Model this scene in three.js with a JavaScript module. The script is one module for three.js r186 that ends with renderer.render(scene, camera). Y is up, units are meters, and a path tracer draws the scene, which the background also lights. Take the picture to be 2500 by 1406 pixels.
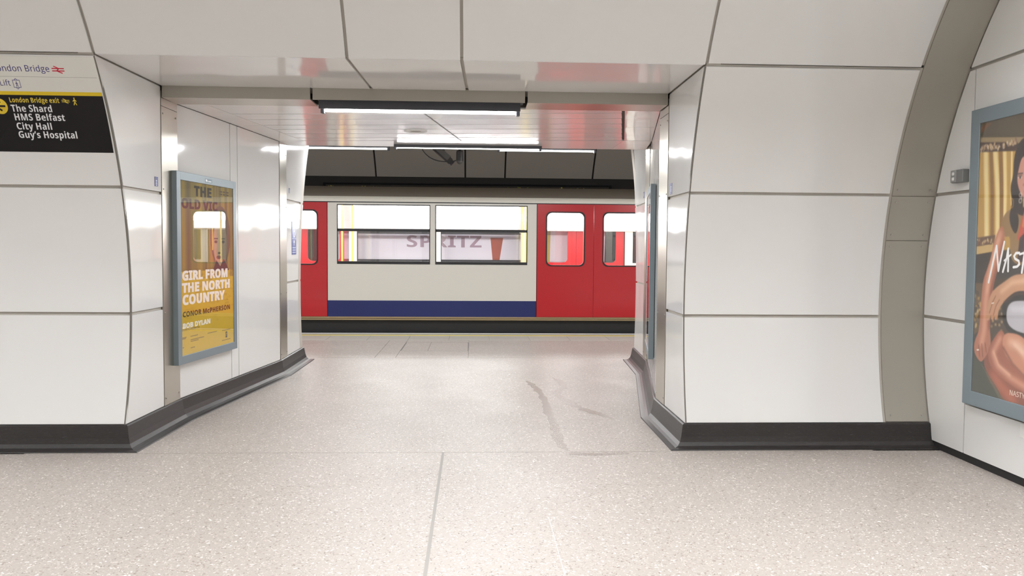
import * as THREE from 'three';
import { mergeGeometries } from 'three/addons/utils/BufferGeometryUtils.js';
import { RoundedBoxGeometry } from 'three/addons/geometries/RoundedBoxGeometry.js';
import { RectAreaLightUniformsLib } from 'three/addons/lights/RectAreaLightUniformsLib.js';
RectAreaLightUniformsLib.init();

// ------------------------------------------------------------------ camera, exposure
const scene = new THREE.Scene();
scene.background = new THREE.Color(0x000000);
const renderer = new THREE.WebGLRenderer({ antialias: true });
renderer.toneMapping = THREE.LinearToneMapping;
renderer.toneMappingExposure = 1.09;
renderer.shadowMap.enabled = true;
const camera = new THREE.PerspectiveCamera(37.96, 2500 / 1406, 0.05, 80);
camera.position.set(0, 1.5, 0);
camera.up.set(-0.005034, 0.998781, -0.049112);
camera.lookAt(0.046562 * 10, 1.5 - 0.048825 * 10, -0.997721 * 10);
scene.add(camera);

// light levels (radiance of each kind of lamp) and tint
const LEVEL = { concourse: 108, passage: 120, platform: 125, train: 24 };
const LAMP_TINT = new THREE.Color(0.97, 0.985, 1.0);
const TRAIN_TINT = new THREE.Color(0.98, 0.985, 0.99);

// ------------------------------------------------------------------ measured dimensions (metres)
const T1 = { z: -3.1987, y: 1.057, r: 3.1394 };           // concourse tunnel (axis along x)
const T2 = { z: -14.1883, y: 0.9653, r: 3.3089 };         // platform tunnel
const H0 = 2.775, H1 = 1.913, H2 = 0.983, H3 = 0.178;     // panel joints above the floor
const HC = 2.687, HF = 2.86;                              // passage ceiling, soffit on the platform side
const ZS1 = -6.9235, ZS2 = -7.2674, ZS3 = -9.7475, ZS4 = -10.0972;
const XR = 3.504, XEND = -9;
const leftX = (z) => -2.5444 - 0.0267 * (z + 6), rightX = (z) => 1.6044 - 0.0111 * (z + 6);
const leftX2 = (z) => -2.2204 - 0.0026 * (z + 10), rightX2 = (z) => 2.0747 - 0.066 * (z + 10);
const ang1 = (h) => Math.asin((h - T1.y) / T1.r);
const z1 = (h) => T1.z - Math.sqrt(T1.r ** 2 - (h - T1.y) ** 2);
const z2 = (h) => T2.z + Math.sqrt(T2.r ** 2 - (h - T2.y) ** 2);
const V = (x, y, z) => new THREE.Vector3(x, y, z);

let seed = 7;
const rnd = () => { seed = (seed + 0x6D2B79F5) >>> 0; let t = Math.imul(seed ^ (seed >>> 15), seed | 1); t ^= t + Math.imul(t ^ (t >>> 7), t | 61); return ((t ^ (t >>> 14)) >>> 0) / 4294967296; };

// ------------------------------------------------------------------ textures
function noiseField(n, waves, lo, hi, s0) {
  seed = s0; const f = new Float32Array(n * n), list = [];
  for (let i = 0; i < waves; i++) { const a = Math.round((rnd() * 2 - 1) * hi), b = Math.round((rnd() * 2 - 1) * hi); if (Math.hypot(a, b) < lo) { i--; continue; } list.push([a, b, rnd() * 6.283, 1 / Math.hypot(a, b)]); }
  let mn = 1e9, mx = -1e9;
  for (let y = 0; y < n; y++) for (let x = 0; x < n; x++) { let s = 0; for (const [a, b, p, w] of list) s += w * Math.sin(6.28319 * (a * x + b * y) / n + p); f[y * n + x] = s; if (s < mn) mn = s; if (s > mx) mx = s; }
  for (let i = 0; i < f.length; i++) f[i] = (f[i] - mn) / (mx - mn);
  return f;
}
function grayTexture(f, n, lo = 0, hi = 255) {
  const d = new Uint8Array(n * n * 4);
  for (let i = 0; i < n * n; i++) { const v = lo + (hi - lo) * f[i]; d[i * 4] = d[i * 4 + 1] = d[i * 4 + 2] = v; d[i * 4 + 3] = 255; }
  const t = new THREE.DataTexture(d, n, n); t.wrapS = t.wrapT = THREE.RepeatWrapping; t.magFilter = THREE.LinearFilter; t.minFilter = THREE.LinearMipmapLinearFilter; t.generateMipmaps = true; t.needsUpdate = true; return t;
}
function canvasTexture(w, h, draw) {
  const c = document.createElement('canvas'); c.width = w; c.height = h; draw(c.getContext('2d'), w, h);
  const t = new THREE.CanvasTexture(c); t.colorSpace = THREE.SRGBColorSpace; t.anisotropy = 8; return t;
}
const waveTex = grayTexture(noiseField(256, 26, 1, 5, 11), 256); waveTex.repeat.set(1 / 1.7, 1 / 1.7);
const blotchTex = grayTexture(noiseField(256, 40, 1, 6, 23), 256, 205, 255); blotchTex.repeat.set(1 / 2.6, 1 / 2.6);
const terrazzo = canvasTexture(2048, 2048, (g, w) => {   // 2 m of floor
  g.fillStyle = 'rgb(163,155,148)'; g.fillRect(0, 0, w, w); seed = 77;
  const chip = (x, y, a, b, r) => { for (const dx of [0, -w, w]) for (const dy of [0, -w, w]) { if (x + dx < -20 || x + dx > w + 20 || y + dy < -20 || y + dy > w + 20) continue; g.beginPath(); for (let k = 0; k < 6; k++) { const t = k / 6 * 6.283, q = 0.75 + 0.4 * Math.sin(k * 2.3 + r * 7); const px = a * q * Math.cos(t), py = b * q * Math.sin(t); g.lineTo(x + dx + px * Math.cos(r) - py * Math.sin(r), y + dy + px * Math.sin(r) + py * Math.cos(r)); } g.closePath(); g.fill(); } };
  const tones = [[184, 177, 170], [219, 215, 209], [172, 164, 157], [140, 130, 121], [126, 116, 107], [187, 179, 172], [166, 159, 154]];
  for (let i = 0; i < 40000; i++) { const t = tones[Math.floor(rnd() * tones.length)], k = (rnd() - 0.5) * 12; g.fillStyle = `rgb(${t[0] + k},${t[1] + k},${t[2] + k})`; const s = 2 + rnd() * rnd() * 11; chip(rnd() * w, rnd() * w, s, s * (0.45 + rnd() * 0.5), rnd() * 6.28); }
  for (let i = 0; i < 900; i++) { const t = 120 + rnd() * 40; g.fillStyle = `rgb(${t},${t - 12},${t - 24})`; const s = 1 + rnd() * 3; chip(rnd() * w, rnd() * w, s, s * 0.5, rnd() * 6.28); }
});
terrazzo.wrapS = terrazzo.wrapT = THREE.RepeatWrapping; terrazzo.repeat.set(0.5, 0.5);
const concreteTex = canvasTexture(512, 512, (g, w) => { g.fillStyle = 'rgb(168,164,156)'; g.fillRect(0, 0, w, w); seed = 31; for (let i = 0; i < 9000; i++) { const t = 140 + rnd() * 60; g.fillStyle = `rgba(${t},${t - 3},${t - 9},0.5)`; g.fillRect(rnd() * w, rnd() * w, 1 + rnd() * 3, 1 + rnd() * 2); } });
concreteTex.wrapS = concreteTex.wrapT = THREE.RepeatWrapping;
const rubberTex = canvasTexture(1024, 256, (g, w, h) => {   // dark skirting with dusty scuffs along its length
  g.fillStyle = 'rgb(48,45,44)'; g.fillRect(0, 0, w, h); seed = 19;
  for (let i = 0; i < 5200; i++) { const t = 36 + rnd() * 36; g.fillStyle = `rgba(${t},${t * 0.95},${t * 0.93},0.35)`; g.fillRect(rnd() * w, rnd() * h, 2 + rnd() * 20, 1 + rnd() * 2); }
  for (let i = 0; i < 90; i++) { g.strokeStyle = `rgba(150,142,138,${0.1 + rnd() * 0.25})`; g.lineWidth = 0.6 + rnd() * 1.6; const x = rnd() * w, y = rnd() * h; g.beginPath(); g.moveTo(x, y); g.lineTo(x + (rnd() - 0.5) * 70, y + (rnd() - 0.5) * 14); g.stroke(); }
});
rubberTex.wrapS = rubberTex.wrapT = THREE.RepeatWrapping;

// ------------------------------------------------------------------ materials
const std = (o) => new THREE.MeshStandardMaterial(o), phy = (o) => new THREE.MeshPhysicalMaterial(o);
const lin = (r, g, b) => new THREE.Color().setRGB(r, g, b);
const M = {
  enamel: phy({ color: lin(0.79, 0.783, 0.768), roughness: 0.085, bumpMap: waveTex, bumpScale: 0.004 }),
  ceilingEnamel: phy({ color: lin(0.79, 0.783, 0.768), roughness: 0.16, bumpMap: waveTex, bumpScale: 0.003 }),
  tunnelPanel: std({ color: lin(0.46, 0.42, 0.365), roughness: 0.45 }),
  joint: std({ color: lin(0.5, 0.47, 0.42), roughness: 0.7 }),
  gasketGrey: std({ color: lin(0.16, 0.145, 0.125), roughness: 0.7 }),
  groove: std({ color: lin(0.1, 0.085, 0.075), roughness: 0.8 }),
  dark: std({ color: lin(0.02, 0.019, 0.019), roughness: 0.8 }),
  lining: std({ color: lin(0.05, 0.046, 0.042), roughness: 0.85 }),
  steel: std({ color: lin(0.56, 0.525, 0.46), metalness: 1, roughness: 0.3 }),
  steelDull: std({ color: lin(0.47, 0.445, 0.39), metalness: 0.75, roughness: 0.5 }),
  screw: std({ color: lin(0.5, 0.48, 0.45), metalness: 1, roughness: 0.4 }),
  floor: phy({ map: terrazzo, roughness: 0.46, roughnessMap: blotchTex, specularIntensity: 0.55 }),
  coping: std({ map: concreteTex, roughness: 0.6 }),
  grout: std({ color: lin(0.34, 0.31, 0.28), roughness: 0.8 }),
  yellow: std({ color: lin(0.75, 0.62, 0.12), roughness: 0.5 }),
  strip: std({ color: lin(0.3, 0.285, 0.265), roughness: 0.75 }),
  whitePaint: std({ color: lin(0.82, 0.82, 0.78), roughness: 0.5 }),
  skirting: phy({ map: rubberTex, roughness: 0.33, specularIntensity: 0.6 }),
  lampBody: std({ color: lin(0.075, 0.078, 0.09), roughness: 0.5 }),
  lampCap: std({ color: lin(0.6, 0.6, 0.58), roughness: 0.4 }),
  tube: std({ color: 0xffffff, roughness: 0.4, emissive: lin(1, 0.99, 0.97), emissiveIntensity: 5 }),
  frameGrey: std({ color: lin(0.23, 0.28, 0.31), roughness: 0.38, metalness: 0.25 }),
  glass: phy({ color: 0xffffff, roughness: 0.01, transmission: 1, thickness: 0, ior: 1.5 }),
  plastic: std({ color: lin(0.2, 0.2, 0.195), roughness: 0.5 }),
  cameraGrey: std({ color: lin(0.022, 0.02, 0.019), roughness: 0.6 }),
  cameraGrey2: std({ color: lin(0.06, 0.057, 0.052), roughness: 0.5 }),
  whitePlastic: std({ color: lin(0.78, 0.78, 0.76), roughness: 0.5 }),
  trainWhite: phy({ color: lin(0.68, 0.66, 0.6), roughness: 0.3, clearcoat: 0.3, clearcoatRoughness: 0.15 }),
  trainRed: phy({ color: lin(0.45, 0.007, 0.013), roughness: 0.32, clearcoat: 0.3, clearcoatRoughness: 0.15 }),
  trainBlue: phy({ color: lin(0.008, 0.016, 0.115), roughness: 0.4, clearcoat: 0.1, clearcoatRoughness: 0.15 }),
  trainRoof: std({ color: lin(0.82, 0.79, 0.7), roughness: 0.45 }),
  roofTop: std({ color: lin(0.12, 0.1, 0.075), roughness: 0.6 }),
  trainSill: std({ color: lin(0.36, 0.27, 0.15), roughness: 0.45, metalness: 0.4 }),
  gasket: std({ color: lin(0.012, 0.012, 0.013), roughness: 0.5 }),
  interior: std({ color: lin(0.82, 0.8, 0.78), roughness: 0.45 }),
  seatBlue: std({ color: lin(0.03, 0.045, 0.13), roughness: 0.9 }),
  pole: std({ color: lin(0.72, 0.58, 0.1), roughness: 0.35 }),
  trainLamp: std({ color: 0xffffff, roughness: 0.5, emissive: lin(1, 0.98, 0.94), emissiveIntensity: 3.4 }),
  wet: phy({ color: lin(0.33, 0.27, 0.23), roughness: 0.3, transparent: true, opacity: 0.38 }),
  cover: phy({ map: terrazzo, roughness: 0.44, specularIntensity: 0.55 }),
};

// ------------------------------------------------------------------ helpers
const taken = {};
const numbered = (n) => { const k = taken[n] = (taken[n] ?? -1) + 1; return k ? `${n}_${String(k).padStart(3, '0')}` : n; };
function tag(o, label, category, group, kind) { o.userData.label = label; o.userData.category = category; if (group) o.userData.group = group; if (kind) o.userData.kind = kind; return o; }
function mesh(name, g, m, parent) { const o = new THREE.Mesh(g, m); o.name = name; o.castShadow = o.receiveShadow = true; parent.add(o); return o; }
function thing(name, label, category, at = [0, 0, 0], group) { const o = new THREE.Group(); o.name = numbered(name); o.position.set(...at); scene.add(o); return tag(o, label, category, group); }
function struct(name, label, category) { const o = new THREE.Group(); o.name = name; scene.add(o); return tag(o, label, category, undefined, 'structure'); }
const box = (x0, x1, y0, y1, z0, z1, r = 0) => { const g = r ? new RoundedBoxGeometry(Math.abs(x1 - x0), Math.abs(y1 - y0), Math.abs(z1 - z0), 2, r) : new THREE.BoxGeometry(Math.abs(x1 - x0), Math.abs(y1 - y0), Math.abs(z1 - z0)); g.translate((x0 + x1) / 2, (y0 + y1) / 2, (z0 + z1) / 2); return g; };
const rod = (a, b, r, n = 12) => { const d = b.clone().sub(a), g = new THREE.CylinderGeometry(r, r, d.length(), n); g.applyQuaternion(new THREE.Quaternion().setFromUnitVectors(V(0, 1, 0), d.normalize())); g.translate((a.x + b.x) / 2, (a.y + b.y) / 2, (a.z + b.z) / 2); return g; };
const merge = (l) => mergeGeometries(l.map((g) => { const q = g.index ? g.toNonIndexed() : g; for (const k of Object.keys(q.attributes)) if (!['position', 'normal', 'uv'].includes(k)) q.deleteAttribute(k); return q; }));

// A sheet with thickness: S(u,v) is its face, N(u,v) the way the face points, uv in metres.
function sheet(S, N, nu, nv, t, uvAt) {
  const pos = [], nor = [], uv = [], idx = [], P = [], Q = [];
  for (let j = 0; j <= nv; j++) for (let i = 0; i <= nu; i++) { const p = S(i / nu, j / nv), n = N(i / nu, j / nv); P.push(p); Q.push(p.clone().addScaledVector(n, -t)); }
  const id = (i, j) => j * (nu + 1) + i;
  let lu = [0], lv = [0];
  for (let i = 1; i <= nu; i++) lu.push(lu[i - 1] + P[id(i, nv >> 1)].distanceTo(P[id(i - 1, nv >> 1)]));
  for (let j = 1; j <= nv; j++) lv.push(lv[j - 1] + P[id(nu >> 1, j)].distanceTo(P[id(nu >> 1, j - 1)]));
  const push = (p, n, a, b) => { pos.push(p.x, p.y, p.z); nor.push(n.x, n.y, n.z); uv.push(a, b); return pos.length / 3 - 1; };
  const o = rnd() * 7, w = rnd() * 7;
  for (let j = 0; j <= nv; j++) for (let i = 0; i <= nu; i++) { const p = P[id(i, j)], q = uvAt ? uvAt(p, i / nu, j / nv) : [lu[i] + o, lv[j] + w]; push(p, N(i / nu, j / nv), q[0], q[1]); }
  const flip = (() => { const a = P[id(0, 0)], b = P[id(1, 0)], c = P[id(0, 1)]; return b.clone().sub(a).cross(c.clone().sub(a)).dot(N(0, 0)) < 0; })();
  const quad = (a, b, c, d) => flip ? idx.push(a, c, b, b, c, d) : idx.push(a, b, c, b, d, c);
  for (let j = 0; j < nv; j++) for (let i = 0; i < nu; i++) quad(id(i, j), id(i + 1, j), id(i, j + 1), id(i + 1, j + 1));
  const edge = (k1, k2) => { const a = P[k1], b = P[k2], c = Q[k1], d = Q[k2]; const n = b.clone().sub(a).cross(c.clone().sub(a)).normalize(); if (flip) n.negate(); n.negate(); const e = [push(a, n, 0, 0), push(b, n, a.distanceTo(b), 0), push(c, n, 0, t), push(d, n, a.distanceTo(b), t)]; flip ? idx.push(e[0], e[1], e[2], e[1], e[3], e[2]) : idx.push(e[0], e[2], e[1], e[1], e[2], e[3]); };
  for (let i = 0; i < nu; i++) { edge(id(i, 0), id(i + 1, 0)); edge(id(i + 1, nv), id(i, nv)); }
  for (let j = 0; j < nv; j++) { edge(id(0, j + 1), id(0, j)); edge(id(nu, j), id(nu, j + 1)); }
  const b0 = pos.length / 3; for (let j = 0; j <= nv; j++) for (let i = 0; i <= nu; i++) push(Q[id(i, j)], N(i / nu, j / nv).clone().negate(), lu[i], lv[j]);
  for (let j = 0; j < nv; j++) for (let i = 0; i < nu; i++) { const [a, b, c, d] = [b0 + id(i, j), b0 + id(i + 1, j), b0 + id(i, j + 1), b0 + id(i + 1, j + 1)]; flip ? idx.push(a, b, c, b, d, c) : idx.push(a, c, b, b, c, d); }
  const g = new THREE.BufferGeometry(); g.setAttribute('position', new THREE.Float32BufferAttribute(pos, 3)); g.setAttribute('normal', new THREE.Float32BufferAttribute(nor, 3)); g.setAttribute('uv', new THREE.Float32BufferAttribute(uv, 2)); g.setIndex(idx); return g;
}
const mixv = (a, b, t) => a.clone().lerp(b, t);
// flat four-cornered sheet facing n
function flat(a, b, c, d, n, t, uvAt) { return sheet((u, v) => mixv(mixv(a, b, u), mixv(d, c, u), v), () => n, 1, 1, t, uvAt); }
// arc of a tunnel (side -1: angle measured from the -z side, as seen from inside)
function arc(T, side, x0, x1, a0, a1, r, t, n, uvAt) {
  return sheet((u, v) => { const a = a0 + (a1 - a0) * v; return V(x0 + (x1 - x0) * u, T.y + r * Math.sin(a), T.z + side * r * Math.cos(a)); }, (u, v) => { const a = a0 + (a1 - a0) * v; return V(0, -Math.sin(a), -side * Math.cos(a)); }, 1, n ?? Math.max(2, Math.round(Math.abs(a1 - a0) * 40)), t, uvAt);
}
const GAP = 0.012, EDGE = 0.004, PT = 0.014, BACK = 0.017;

// ------------------------------------------------------------------ concourse: front wall
const wallFront = struct('wall_front', 'curved white enamel panel wall of the concourse around the passage opening', 'wall');
{
  const A = [H3, H2, H1, H0].map(ang1), g1 = GAP / T1.r, e1 = EDGE / T1.r;
  const p = (x0, x1, a0, a1) => mesh('panel', arc(T1, -1, x0, x1, a0, a1, T1.r, PT), M.enamel, wallFront);
  for (let r = 0; r < 3; r++) {
    const lo = A[r] + (r ? g1 : e1), hi = A[r + 1] - g1;
    for (const [x0, x1] of [[XEND, -5.93], [-5.93, -4.24]]) p(x0 + GAP, x1 - GAP, lo, hi);
    p(-4.24 + GAP, leftX(z1((r + 0.5))) - 0.005, lo, hi);
    p(rightX(-6.1) + 0.005, 3.142, lo, hi);
  }
  // panels over the opening and above the piers
  const top = ang1(3.62);
  const xs = [XEND, -5.93, -4.24, -2.556, -0.866, -0.085, 1.617, 3.142];
  for (let i = 0; i < 7; i++) { const over = i >= 3 && i < 6; p(xs[i] + GAP * 0.9, xs[i + 1] - (i === 6 ? 0 : GAP * 0.9), A[3] + (over ? 0.001 : g1), top - g1); p(xs[i] + GAP, xs[i + 1] - (i === 6 ? 0 : GAP), top + g1, Math.PI / 2 - 0.09); }
  // backing behind the joints
  const bk = (x0, x1, a0, a1) => mesh('backing', arc(T1, -1, x0, x1, a0, a1, T1.r + BACK, 0.12), M.joint, wallFront);
  bk(XEND - 0.2, -2.57, ang1(-0.15), A[3]); bk(1.63, XR + 0.1, ang1(-0.15), A[3]); bk(XEND - 0.2, XR + 0.1, A[3] + 0.006, Math.PI / 2);
}
// steel arch band against the right-hand wall
const trim1 = struct('trim_1', 'curved stainless steel arch band in the corner beside the right wall', 'steel trim');
{
  const hs = [H3 + 0.01, 1.57, 1.905, 3.5];
  for (let i = 0; i < 3; i++) {
    mesh('steel_plate', arc(T1, -1, 3.168, XR - 0.004, ang1(hs[i]) + (i ? 0.0008 : 0), ang1(hs[i + 1]) - 0.0008, T1.r + 0.006, 0.014), M.steelDull, trim1);
    for (const h of [hs[i] + 0.045, hs[i + 1] - 0.045]) for (const x of [3.205, 3.455]) { const a = ang1(h), g = new THREE.CylinderGeometry(0.007, 0.008, 0.006, 10); g.rotateX(Math.PI / 2 + a); g.translate(x, T1.y + (T1.r + 0.004) * Math.sin(a), T1.z - (T1.r + 0.004) * Math.cos(a)); mesh('screw', g, M.screw, trim1); }
  }
  mesh('steel_plate', arc(T1, -1, 3.168, XR - 0.004, ang1(3.5) + 0.001, Math.PI / 2, T1.r + 0.006, 0.014), M.steelDull, trim1);
}
// rest of the concourse vault and the wall behind the camera (with its own opening)
const wallBack = struct('wall_back', 'curved white panel wall of the concourse behind the viewer', 'wall');
{
  const O0 = -1.75, O1 = 1.95, g1 = GAP / T1.r, A = [H3, H2, H1, H0].map(ang1);
  const p = (x0, x1, a0, a1) => mesh('panel', arc(T1, 1, x0, x1, a0, a1, T1.r, PT), M.enamel, wallBack);
  for (let r = 0; r < 3; r++) for (const [x0, x1] of [[XEND, -5.5], [-5.5, -3.6], [-3.6, O0], [O1, XR]]) p(x0 + GAP, x1 - GAP, A[r] + g1, A[r + 1] - g1);
  for (const [x0, x1] of [[XEND, -5.5], [-5.5, -3.6], [-3.6, O0], [O0, O1], [O1, XR]]) p(x0 + GAP, x1 - GAP, A[3] + g1, Math.PI / 2 - 0.09);
  for (const [x0, x1] of [[XEND - 0.2, O0 - 0.02], [O1 + 0.02, XR + 0.1]]) mesh('backing', arc(T1, 1, x0, x1, ang1(-0.15), A[3], T1.r + BACK, 0.12), M.joint, wallBack);
  mesh('backing', arc(T1, 1, XEND - 0.2, XR + 0.1, A[3], Math.PI / 2, T1.r + BACK, 0.12), M.joint, wallBack);
  // short cross passage behind the camera
  const zi = T1.z + T1.r * Math.cos(A[3]);
  mesh('panel', flat(V(O0, 0, 3), V(O0, 0, T1.z + T1.r * Math.cos(ang1(0))), V(O0, H0, zi), V(O0, H0, 3), V(1, 0, 0), 0.1), M.enamel, wallBack);
  mesh('panel', flat(V(O1, 0, 3), V(O1, 0, T1.z + T1.r * Math.cos(ang1(0))), V(O1, H0, zi), V(O1, H0, 3), V(-1, 0, 0), 0.1), M.enamel, wallBack);
  mesh('panel', box(O0 - 0.1, O1 + 0.1, 0, H0 + 0.1, 3, 3.1), M.enamel, wallBack);
  mesh('panel', box(O0 - 0.1, O1 + 0.1, H0, H0 + 0.1, zi, 3.0), M.enamel, wallBack);
}
const wallEnd = struct('wall_left', 'flat end wall of the concourse far to the left', 'wall');
mesh('panel', box(XEND - 0.3, XEND, -0.2, 4.4, -6.6, 0.4), M.enamel, wallEnd);

// right-hand wall with its panels around the poster
const wallRight = struct('wall_right', 'flat white panel wall on the right holding the large framed poster', 'wall');
{
  const n = V(-1, 0, 0), zj = -5.762, zb = -0.3;
  mesh('backing', box(XR + 0.02, XR + 0.2, -0.2, 4.5, -6.7, 0.6), M.joint, wallRight);
  mesh('plinth', box(XR + 0.006, XR + 0.03, -0.01, 0.06, -6.3, 0.4), M.dark, wallRight);
  const zAt = (h) => z1(h) + 0.004;
  const col = (h0, h1) => mesh('panel', sheet((u, v) => { const h = h0 + (h1 - h0) * v; return V(XR, h, zAt(h) + (zj - 0.006 - zAt(h)) * u); }, () => n, 1, 14, PT), M.enamel, wallRight);
  col(0.055, H2 + 0.005 - GAP); col(H2 + 0.005 + GAP, H1 + 0.005 - GAP); col(H1 + 0.005 + GAP, H0 - GAP);
  const cell = (h0, h1, za, zc) => mesh('panel', flat(V(XR, h0, za), V(XR, h0, zc), V(XR, h1, zc), V(XR, h1, za), n, PT), M.enamel, wallRight);
  cell(0.055, 0.405, zj + 0.006, -4.06); cell(2.47, H0 - GAP, zj + 0.006, -4.06); cell(0.405 + GAP, 2.47 - GAP, -4.28, -4.06);
  cell(0.055, H0 - GAP, -4.05, -2.2); cell(0.055, H0 - GAP, -2.19, zb);
  mesh('panel', sheet((u, v) => { const h = H0 + GAP + (4.1 - H0) * v, w = Math.sqrt(Math.max(0.01, T1.r ** 2 - (h - T1.y) ** 2)); return V(XR, h, T1.z - w + 2 * w * u); }, () => n, 1, 14, PT), M.enamel, wallRight);
}

// ------------------------------------------------------------------ passage
const passPanels = (name, label, side) => {
  const w = struct(name, label, 'wall'), fx = side < 0 ? leftX : rightX, fx2 = side < 0 ? leftX2 : rightX2, s = -side;
  const n = V(s, 0, 0);
  // splay panels next to the concourse: front edge follows the vault
  const rows = [[H3 + 0.003, H2 - GAP], [H2 + GAP, H1 - GAP], [H1 + GAP, H0 - 0.008]];
  mesh('edge_gasket', sheet((u, v) => { const h = H3 + (H0 - 0.01 - H3) * v, z = z1(h) + 0.001 - 0.016 * u; return V(fx(z) - s * 0.004, h, z); }, () => n, 1, 24, 0.01), M.gasketGrey, w);
  for (const [h0, h1] of rows) mesh('panel', sheet((u, v) => { const h = h0 + (h1 - h0) * v, za = z1(h) - 0.012, z = za + (ZS1 + 0.004 - za) * u; return V(fx(z), h, z); }, () => n, 2, 12, PT), M.enamel, w);
  // middle wall
  const a = V(fx(ZS2), 0, ZS2), b = V(fx2(ZS3), 0, ZS3), dir = b.clone().sub(a), L = dir.length(), nm = V(dir.z, 0, -dir.x).normalize(); if (nm.x * s < 0) nm.negate();
  const at = (q, h) => a.clone().addScaledVector(dir, q / L).setY(h);
  const cuts = side < 0 ? [0.005, 1.104, 1.285, L - 0.004] : [0.005, 1.32, 1.5, L - 0.004];
  for (let i = 0; i < 3; i++) mesh('panel', flat(at(cuts[i] + (i ? 0.007 : 0), H3 + 0.003), at(cuts[i + 1] - 0.007, H3 + 0.003), at(cuts[i + 1] - 0.007, HC - 0.004), at(cuts[i] + (i ? 0.007 : 0), HC - 0.004), nm, PT), M.enamel, w);
  // splay panels next to the platform: far edge follows the platform vault
  const n2 = V(s, 0, s * (side < 0 ? 0.0026 : 0.066)).normalize();
  for (const [h0, h1] of [[H3 + 0.003, 1.055 - GAP], [1.055 + GAP, 2.042 - GAP], [2.042 + GAP, HF]]) mesh('panel', sheet((u, v) => { const h = h0 + (h1 - h0) * v, zb = z2(h), z = ZS4 - 0.004 + (zb - ZS4) * u; return V(fx2(z), h, z); }, () => n2, 2, 12, PT), M.enamel, w);
  // backing
  const bk = (p, q, nn, h) => { const o = nn.clone().multiplyScalar(-BACK); mesh('backing', flat(p.clone().add(o).setY(-0.1), q.clone().add(o).setY(-0.1), q.clone().add(o).setY(h), p.clone().add(o).setY(h), nn, 0.1), M.gasketGrey, w); };
  mesh('backing', sheet((u, v) => { const h = -0.1 + (H0 + 0.13) * v, za = z1(Math.max(0, h)) - 0.02, z = za + (ZS2 - za) * u; return V(fx(z) - s * BACK, h, z); }, () => n, 2, 12, 0.1), M.joint, w);
  bk(a, b, nm, HC + 0.1);
  mesh('backing', sheet((u, v) => { const h = -0.1 + (HF + 0.1) * v, zb = z2(Math.max(0, h)) + 0.012, z = ZS3 + (zb - ZS3) * u; return V(fx2(z) - s * BACK, h, z); }, () => n2, 2, 12, 0.1), M.joint, w);
  return { at, nm, L };
};
const LW = passPanels('wall_passage_left', 'white glossy panel wall along the left side of the passage', -1);
const RW = passPanels('wall_passage_right', 'white glossy panel wall along the right side of the passage', 1);
// steel posts set in the passage walls
const stripLabels = ['stainless steel strip on the left passage wall nearest the concourse', 'stainless steel strip on the right passage wall nearest the concourse', 'stainless steel strip on the left passage wall nearest the platform', 'stainless steel strip on the right passage wall nearest the platform'];
[[leftX, ZS1, ZS2, 1, HC + 0.05], [rightX, ZS1, ZS2, -1, HC + 0.05], [leftX2, ZS3, ZS4, 1, HC + 0.05], [rightX2, ZS3, ZS4, -1, HC + 0.05]].forEach(([fx, za, zb, s, top], i) => {
  const t = struct(`trim_${i + 2}`, stripLabels[i], 'steel trim'), n = V(s, 0, 0), o = 0.004 * s;
  for (const [h0, h1] of [[H3 + 0.002, 2.615], [2.619, top]]) mesh('steel_plate', flat(V(fx(za) + o, h0, za - 0.003), V(fx(zb) + o, h0, zb + 0.003), V(fx(zb) + o, h1, zb + 0.003), V(fx(za) + o, h1, za - 0.003), n, 0.012), M.steel, t);
  for (const h of [H3 + 0.06, 0.94, 1.95, 2.56]) for (const q of [0.1, 0.9]) { const z = za + (zb - za) * q, g = new THREE.CylinderGeometry(0.006, 0.007, 0.006, 8); g.rotateZ(Math.PI / 2); g.translate(fx(z) + o * 1.4, h, z); mesh('screw', g, M.screw, t); }
});
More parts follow.
